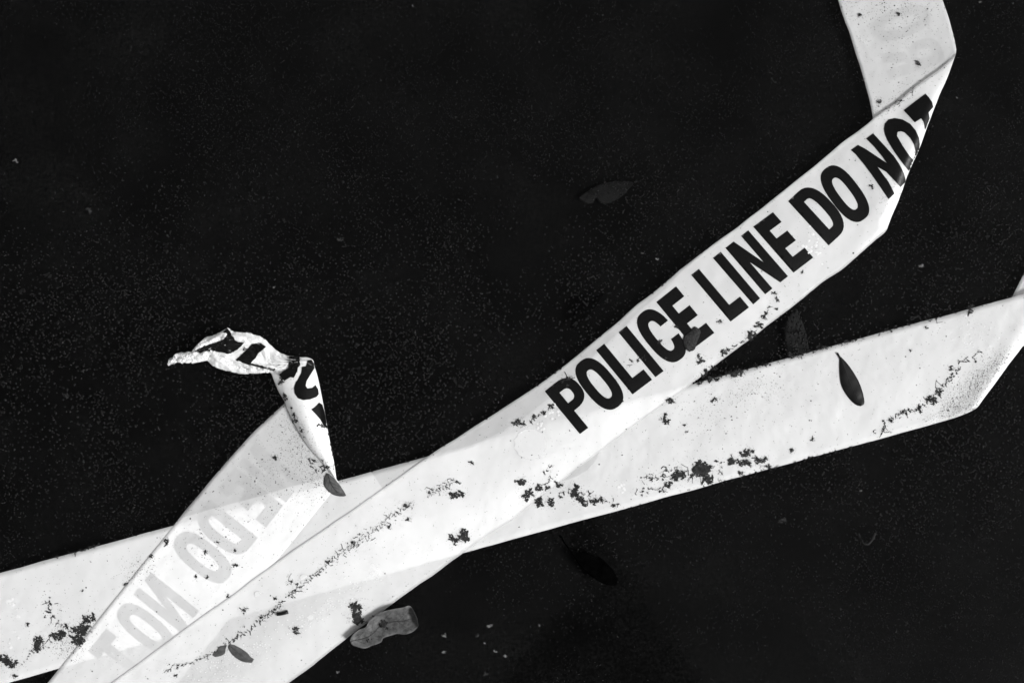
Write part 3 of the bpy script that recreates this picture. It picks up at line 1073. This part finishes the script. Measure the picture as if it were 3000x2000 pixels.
sC = Soup()
lace(sC, [(480, 1965), (530, 1946), (570, 1937), (620, 1915), (660, 1890), (690, 1868)], 75, 5, q, w=1.0)
lace(sC, [(690, 1868), (740, 1838), (770, 1808), (800, 1790), (850, 1742)], 85, 7, q, w=1.1)
lace(sC, [(850, 1742), (900, 1705), (950, 1660), (990, 1622)], 110, 8, q, w=.9, blobs=.15)
for x, y, r in ((1190, 1478, 8), (1322, 1450, 11), (1353, 1448, 10), (1381, 1355, 6), (1343, 1412, 6), (1347, 1566, 17), (1335, 1580, 14), (1360, 1575, 12), (1045, 1780, 17), (1042, 1805, 22), (1030, 1770, 8), (1055, 1815, 15),
                (865, 1840, 9), (868, 1852, 6), (672, 1898, 6), (765, 1805, 5), (808, 1750, 5), (512, 1977, 5), (1033, 1585, 5), (1140, 1545, 6), (1198, 1520, 6),
                (1527, 1243, 11), (1520, 1230, 5), (1565, 1222, 7), (1592, 1207, 6), (1615, 1190, 8), (1670, 1107, 6), (1660, 1128, 5), (1980, 955, 6), (2202, 981, 12), (2192, 990, 8), (2226, 956, 10), (2240, 930, 8), (2246, 918, 6), (2273, 876, 7), (2270, 858, 6), (2272, 905, 4),
                (2052, 1058, 9), (2048, 1045, 6), (2120, 1035, 9), (2135, 1028, 6), (2070, 1085, 8), (2085, 1075, 7), (2060, 1100, 6), (2112, 943, 6), (2349, 798, 4), (2553, 545, 5), (2557, 552, 3), (2520, 47, 6), (2632, 42, 6), (2690, 190, 7), (2688, 182, 4), (2575, 297, 6), (1960, 1170, 7), (1966, 1172, 6), (1930, 1003, 8), (1950, 1050, 4)):
    clump(sC, x, y, r, q)
lace(sC, [(2560, 345), (2640, 300), (2700, 245)], 10, 8, q, r=(2, 4), blobs=.5)
lace(sC, [(2195, 985), (2110, 1045), (2040, 1115)], 18, 6, q, r=(2, 6))
lace(sC, [(2275, 860), (2240, 930), (2200, 985)], 10, 4, q, r=(2, 5))
lace(sC, [(1515, 1245), (1570, 1222), (1620, 1190)], 30, 4, q, r=(2, 5))
lace(sC, [(1640, 1115), (1680, 1105)], 14, 6, q, r=(2, 5))
lace(sC, [(1850, 1060), (1890, 1045)], 16, 8, q, r=(2, 5))
lace(sC, [(700, 1780), (720, 1790), (730, 1775), (710, 1795)], 16, 4, q)
lace(sC, [(840, 1700), (880, 1720), (860, 1690)], 20, 12, q, r=(3, 10), w=.9, blobs=.1)
for x, y, r in ((1110, 1812, 14), (1122, 1825, 12), (1150, 1800, 10), (1172, 1788, 8)):
    clump(sC, x, y, r, q)
sC.build('scum', SCUM, 'brown-black scum trail strung along the lettered tape', 'scum')
sC2 = Soup()
lace(sC2, [(990, 1622), (1040, 1592), (1090, 1556), (1130, 1525), (1180, 1490), (1205, 1475)], 190, 9, q, r=(3, 9), w=.9, blobs=.1)
lace(sC2, [(1255, 1448), (1300, 1425), (1335, 1405)], 80, 10, q, r=(3, 9), w=.9, blobs=.1)
sC2.build('scum', SCUMG, 'fine grey thread-like scum at the middle of the lettered tape', 'scum')

sA = Soup()
for x, y, r in ((822, 1120, 8), (827, 1112, 6), (833, 1161, 8), (838, 1167, 5), (863, 1218, 7), (866, 1229, 7), (870, 1235, 5), (882, 1265, 5), (879, 1252, 2), (946, 1250, 9), (890, 1280, 2), (855, 1196, 3),
                (757, 988, 4), (586, 1044, 5), (716, 1020, 5), (533, 1050, 3), (806, 1340, 7), (485, 1583, 8), (488, 1590, 7), (443, 1628, 6), (366, 1713, 6), (602, 1617, 6), (690, 1656, 7), (670, 1748, 5), (957, 1368, 6), (640, 1588, 3), (688, 1612, 4), (575, 1690, 5), (605, 1690, 5)):
    clump(sA, x, y, r, q)
lace(sA, [(900, 1340), (960, 1375)], 26, 9, q, r=(2, 4), blobs=.6)
sA.build('scum', SCUM, 'small black specks of scum on the tape with the twisted end', 'scum')

sG.build('grit', m_simple('brown_grit', 0.006, 0.06, 300, 0.8, 0.1, 0.3), 'soft grey grit smeared around the scum on the tapes', 'grit')

# dust: (centre, spread x, spread y, tilt, count, size)
sD = Soup()
def dust(x0, y0, x1, y1, spread, n, r=(.5, 1.3)):
    for _ in range(n):
        t = q.random()
        x, y = x0 + (x1 - x0) * t + q.gauss(0, spread), y0 + (y1 - y0) * t + q.gauss(0, spread)
        h = BVH_ALL.ray_cast(CAM_LOC, ray(x, y))[0]
        if h is None: continue
        sD.disc(h + Vector((0, 0, .08 * MM)), q.uniform(*r) * (2.0 if q.random() < .06 else 1) * PX, q, 5, .3)
for _ in range(13000):
    x, y = q.uniform(-60, 3060), q.uniform(-60, 2060)
    h = BVH_ALL.ray_cast(CAM_LOC, ray(x, y))[0]
    if h is not None:
        sD.disc(h + Vector((0, 0, .08 * MM)), q.uniform(.5, 1.3) * (2.0 if q.random() < .07 else 1) * PX, q, 5, .3)
dust(830, 1230, 930, 1420, 38, 900)
dust(700, 1400, 850, 1450, 50, 350)
dust(2470, 20, 2740, 30, 30, 420)
dust(2580, 310, 2770, 190, 16, 120)
dust(2620, 150, 2640, 80, 70, 260)
dust(2770, 1200, 2960, 1040, 22, 2300, (.5, 1.1))
dust(2700, 1235, 2880, 1190, 14, 420, (.5, 1.1))
dust(2140, 1150, 2290, 1130, 26, 300)
dust(2040, 1240, 2120, 1180, 50, 200)
dust(2590, 610, 2640, 520, 14, 220)
dust(560, 1600, 720, 1560, 50, 260)
dust(380, 1680, 430, 1660, 22, 160)
dust(170, 1880, 220, 1910, 22, 260)
dust(640, 1075, 790, 1085, 6, 160, (.4, .9))
dust(2560, 340, 2650, 290, 10, 120)
sD.build('dust', SCUM, 'fine black specks of dust sprinkled over the white tapes', 'dust')

# froth: small white bubbles caught under and on the film
sF = Soup()
def froth(pts, n, spread, r=(1.6, 4.0)):
    for _ in range(n):
        x, y = along(pts, q)
        x += q.gauss(0, spread); y += q.gauss(0, spread)
        h = BVH_ALL.ray_cast(CAM_LOC, ray(x, y))[0]
        if h is not None:
            sF.disc(h + Vector((0, 0, .05 * MM)), q.uniform(*r) * PX, q, 9, .10, .08)
froth([(560, 1972), (700, 1920), (850, 1840), (985, 1765)], 150, 16, (1.2, 3))
froth([(990, 1750), (1090, 1700), (1120, 1670)], 40, 14, (1.2, 3))
froth([(640, 1990), (760, 1900)], 50, 25, (1.2, 3))
froth([(300, 1930), (390, 1910)], 30, 18, (1.2, 3))
froth([(2370, 690), (2400, 740), (2370, 730)], 20, 16, (2, 6))
froth([(2810, 960), (2880, 1000)], 50, 24, (1.5, 4))
froth([(0, 1730), (40, 1790), (30, 1890)], 16, 14, (2, 8))
froth([(1600, 1230), (1640, 1200), (1580, 1250)], 16, 12, (2, 6))
froth([(1820, 1432), (1830, 1436)], 10, 9, (2, 6))
froth([(2515, 105), (2530, 115)], 9, 9, (2, 5))
for x, y, r in ((890, 1690, 11), (755, 1740, 10), (25, 1760, 9), (910, 1808, 8), (1590, 1330, 10)):
    h = BVH_ALL.ray_cast(CAM_LOC, ray(x, y))[0]
    sF.disc(h + Vector((0, 0, .06 * MM)), r * PX, q, 24, .02, .03)
air = patch('air_bubble', [[(1553 + 46 * math.cos(t * .2618) * (1 + .06 * math.sin(3 * t)), 1300 + 44 * math.sin(t * .2618)) for t in range(24)]], bvhC, .08 * MM, None, WHITEBUB, 4, 6)
tag(air, 'round bright patch of trapped air on the lettered tape below the letter P', 'air bubble')
sF.build('froth', WHITEBUB, 'tiny white bubbles clinging to the wet tapes', 'bubbles')


# ------------------------------------------------------------------ bubbles riding on the dark water
def water_bubbles():
    g = np.random.default_rng(11)
    n_try = 165000
    X = g.uniform(-350, 3350, n_try)
    Y = g.uniform(-300, 2300, n_try)
    verts, faces = [], []
    seg, els = 8, (0.0, 0.75)
    base = [(math.cos(2 * math.pi * k / seg) * math.cos(e), math.sin(2 * math.pi * k / seg) * math.cos(e), math.sin(e)) for e in els for k in range(seg)] + [(0, 0, 1)]
    base = np.array(base)
    fb = []
    for i in range(len(els) - 1):
        for k in range(seg):
            fb.append((i * seg + k, i * seg + (k + 1) % seg, (i + 1) * seg + (k + 1) % seg, (i + 1) * seg + k))
    for k in range(seg):
        fb.append((seg + k, seg + (k + 1) % seg, 2 * seg))
    cnt = 0
    for x, y in zip(X, Y):
        d = 0.55 + 0.85 * noise.fractal(Vector((x * .0042, y * .0042, 7.7)), 0.8, 2.1, 4) + 0.35 * noise.noise(Vector((x * .0012, y * .0012, 1.7)))
        # thickest in a belt through the middle of the picture, thinner towards bottom centre
        d += 0.18 * math.exp(-((y - 1050 + 0.1 * (x - 1200)) / 420) ** 2)
        d -= 0.22 * math.exp(-((x - 1500) / 520) ** 2 - ((y - 1900) / 330) ** 2)
        if g.random() > d * 0.85:
            continue
        if BVH_ALL.ray_cast(CAM_LOC, ray(x, y))[0] is not None:
            continue
        big = math.exp(-((y - 1100) / 520) ** 2)
        r = (1.6 + 1.9 * big) * g.uniform(.5, 1.3)
        if g.random() < .004: r *= 1.9
        c = P(x, y, 0)
        b = base * (r * PX)
        b[:, 2] *= 0.75
        o = len(verts)
        verts.extend((b + np.array((c.x, c.y, 0.00002))).tolist())
        faces.extend([tuple(i + o for i in f) for f in fb])
        cnt += 1
    ob = mesh('bubbles', verts, faces, BUB)
    tag(ob, 'countless tiny round bubbles riding on the black water', 'bubbles', kind='stuff')


water_bubbles()


# ------------------------------------------------------------------ the photographer, seen only as a reflection in the water
def skin(name, nodes, edges, root, mat, parent, sub=2):
    me = bpy.data.meshes.new(name)
    me.from_pydata([n[0] for n in nodes], edges, [])
    o = bpy.data.objects.new(name, me)
    COL.objects.link(o)
    me.materials.append(mat)
    m = o.modifiers.new('skin', 'SKIN')
    for i, n in enumerate(nodes):
        r = n[1]
        me.skin_vertices[0].data[i].radius = r if isinstance(r, tuple) else (r, r)
        me.skin_vertices[0].data[i].use_root = (i == root)
    m.use_smooth_shade = True
    m2 = o.modifiers.new('sub', 'SUBSURF')
    m2.levels = m2.render_levels = sub
    if parent:
        o.parent = parent
        o.matrix_parent_inverse = Matrix.Translation(-Vector(parent.location))
    return o


CLOTH = m_simple('dark_jacket', 0.02, 0.035, 90, 0.9, 0.1, 0.3)
SKINM = m_simple('skin', 0.22, 0.26, 60, 0.5, 0.3, 0.1)
person = empty('person', (0.10, -0.86, -0.009))
tag(person, 'person in a dark jacket leaning over the puddle, seen as its reflection', 'person')
N, E = [], []


def nd(p, r, link=None):
    N.append((p, r))
    if link is not None:
        E.append((link, len(N) - 1))
    return len(N) - 1


pel = nd((.10, -.80, .88), (.15, .11))
bel = nd((.10, -.73, 1.04), (.14, .10), pel)
che = nd((.10, -.60, 1.22), (.155, .105), bel)
nba = nd((.10, -.50, 1.34), (.075, .065), che)
nk = nd((.10, -.455, 1.40), (.052, .052), nba)
hd0 = nd((.10, -.425, 1.455), (.068, .075), nk)
hd1 = nd((.10, -.395, 1.515), (.076, .092), hd0)
hd2 = nd((.10, -.385, 1.575), (.060, .07), hd1)
nose = nd((.10, -.298, 1.475), .012, hd0)
for s in (-1, 1):
    sh = nd((.10 + s * .175, -.55, 1.30), .062, che)
    if s > 0:
        el = nd((.23, -.42, 1.14), .045, sh)
        wr = nd((.105, -.20, 1.27), .030, el)
        hand = nd((.062, -.125, 1.318), (.034, .018), wr)
        for k, (a, b) in enumerate((((.050, -.085, 1.327), (.012, -.072, 1.331)), ((.048, -.100, 1.329), (.008, -.092, 1.333)), ((.046, -.118, 1.329), (.012, -.115, 1.333)), ((.044, -.136, 1.328), (.016, -.137, 1.332)))):
            f1 = nd(a, .0085, hand)
            nd(b, .0075, f1)
        th = nd((.058, -.165, 1.312), .011, hand)
        nd((.030, -.172, 1.306), .009, th)
    else:
        el = nd((-.13, -.66, 1.03), .045, sh)
        wr = nd((-.12, -.60, .80), .030, el)
        hand = nd((-.115, -.585, .73), (.02, .036), wr)
        for k in range(4):
            f1 = nd((-.118, -.615 + .018 * k, .665), .0085, hand)
            nd((-.105, -.61 + .018 * k, .632 + .004 * abs(k - 1)), .0075, f1)
        th = nd((-.09, -.555, .70), .011, hand)
        nd((-.082, -.54, .668), .009, th)
    hp = nd((.10 + s * .09, -.83, .82), .085, pel)
    kn_ = nd((.10 + s * .11, -.79, .46), .058, hp)
    an = nd((.10 + s * .12, -.88, .06), .040, kn_)
    nd((.10 + s * .13, -.76, .0), .040, an)
body = skin('body', N, E, 0, CLOTH, person)
skin('hood', [((.10, -.50, 1.42), (.13, .10)), ((.10, -.44, 1.52), (.135, .105)), ((.10, -.41, 1.60), (.08, .07))], [(0, 1), (1, 2)], 0, CLOTH, person)
phone_v = []
bm = bmesh.new()
bmesh.ops.create_cube(bm, size=1.0)
bmesh.ops.scale(bm, vec=(.074, .150, .008), verts=bm.verts)
bmesh.ops.bevel(bm, geom=[e for e in bm.edges], offset=.003, segments=3, affect='EDGES')
bmesh.ops.translate(bm, vec=(0, -.13, CAM_H + .013), verts=bm.verts)
me = bpy.data.meshes.new('phone')
bm.to_mesh(me)
bm.free()
me.materials.append(m_simple('phone_case', 0.01, 0.015, 50, 0.4, 0.4, 0.05))
ph = bpy.data.objects.new('phone', me)
COL.objects.link(ph)
tag(ph, 'slim dark phone held flat over the puddle by the reflected figure', 'phone')
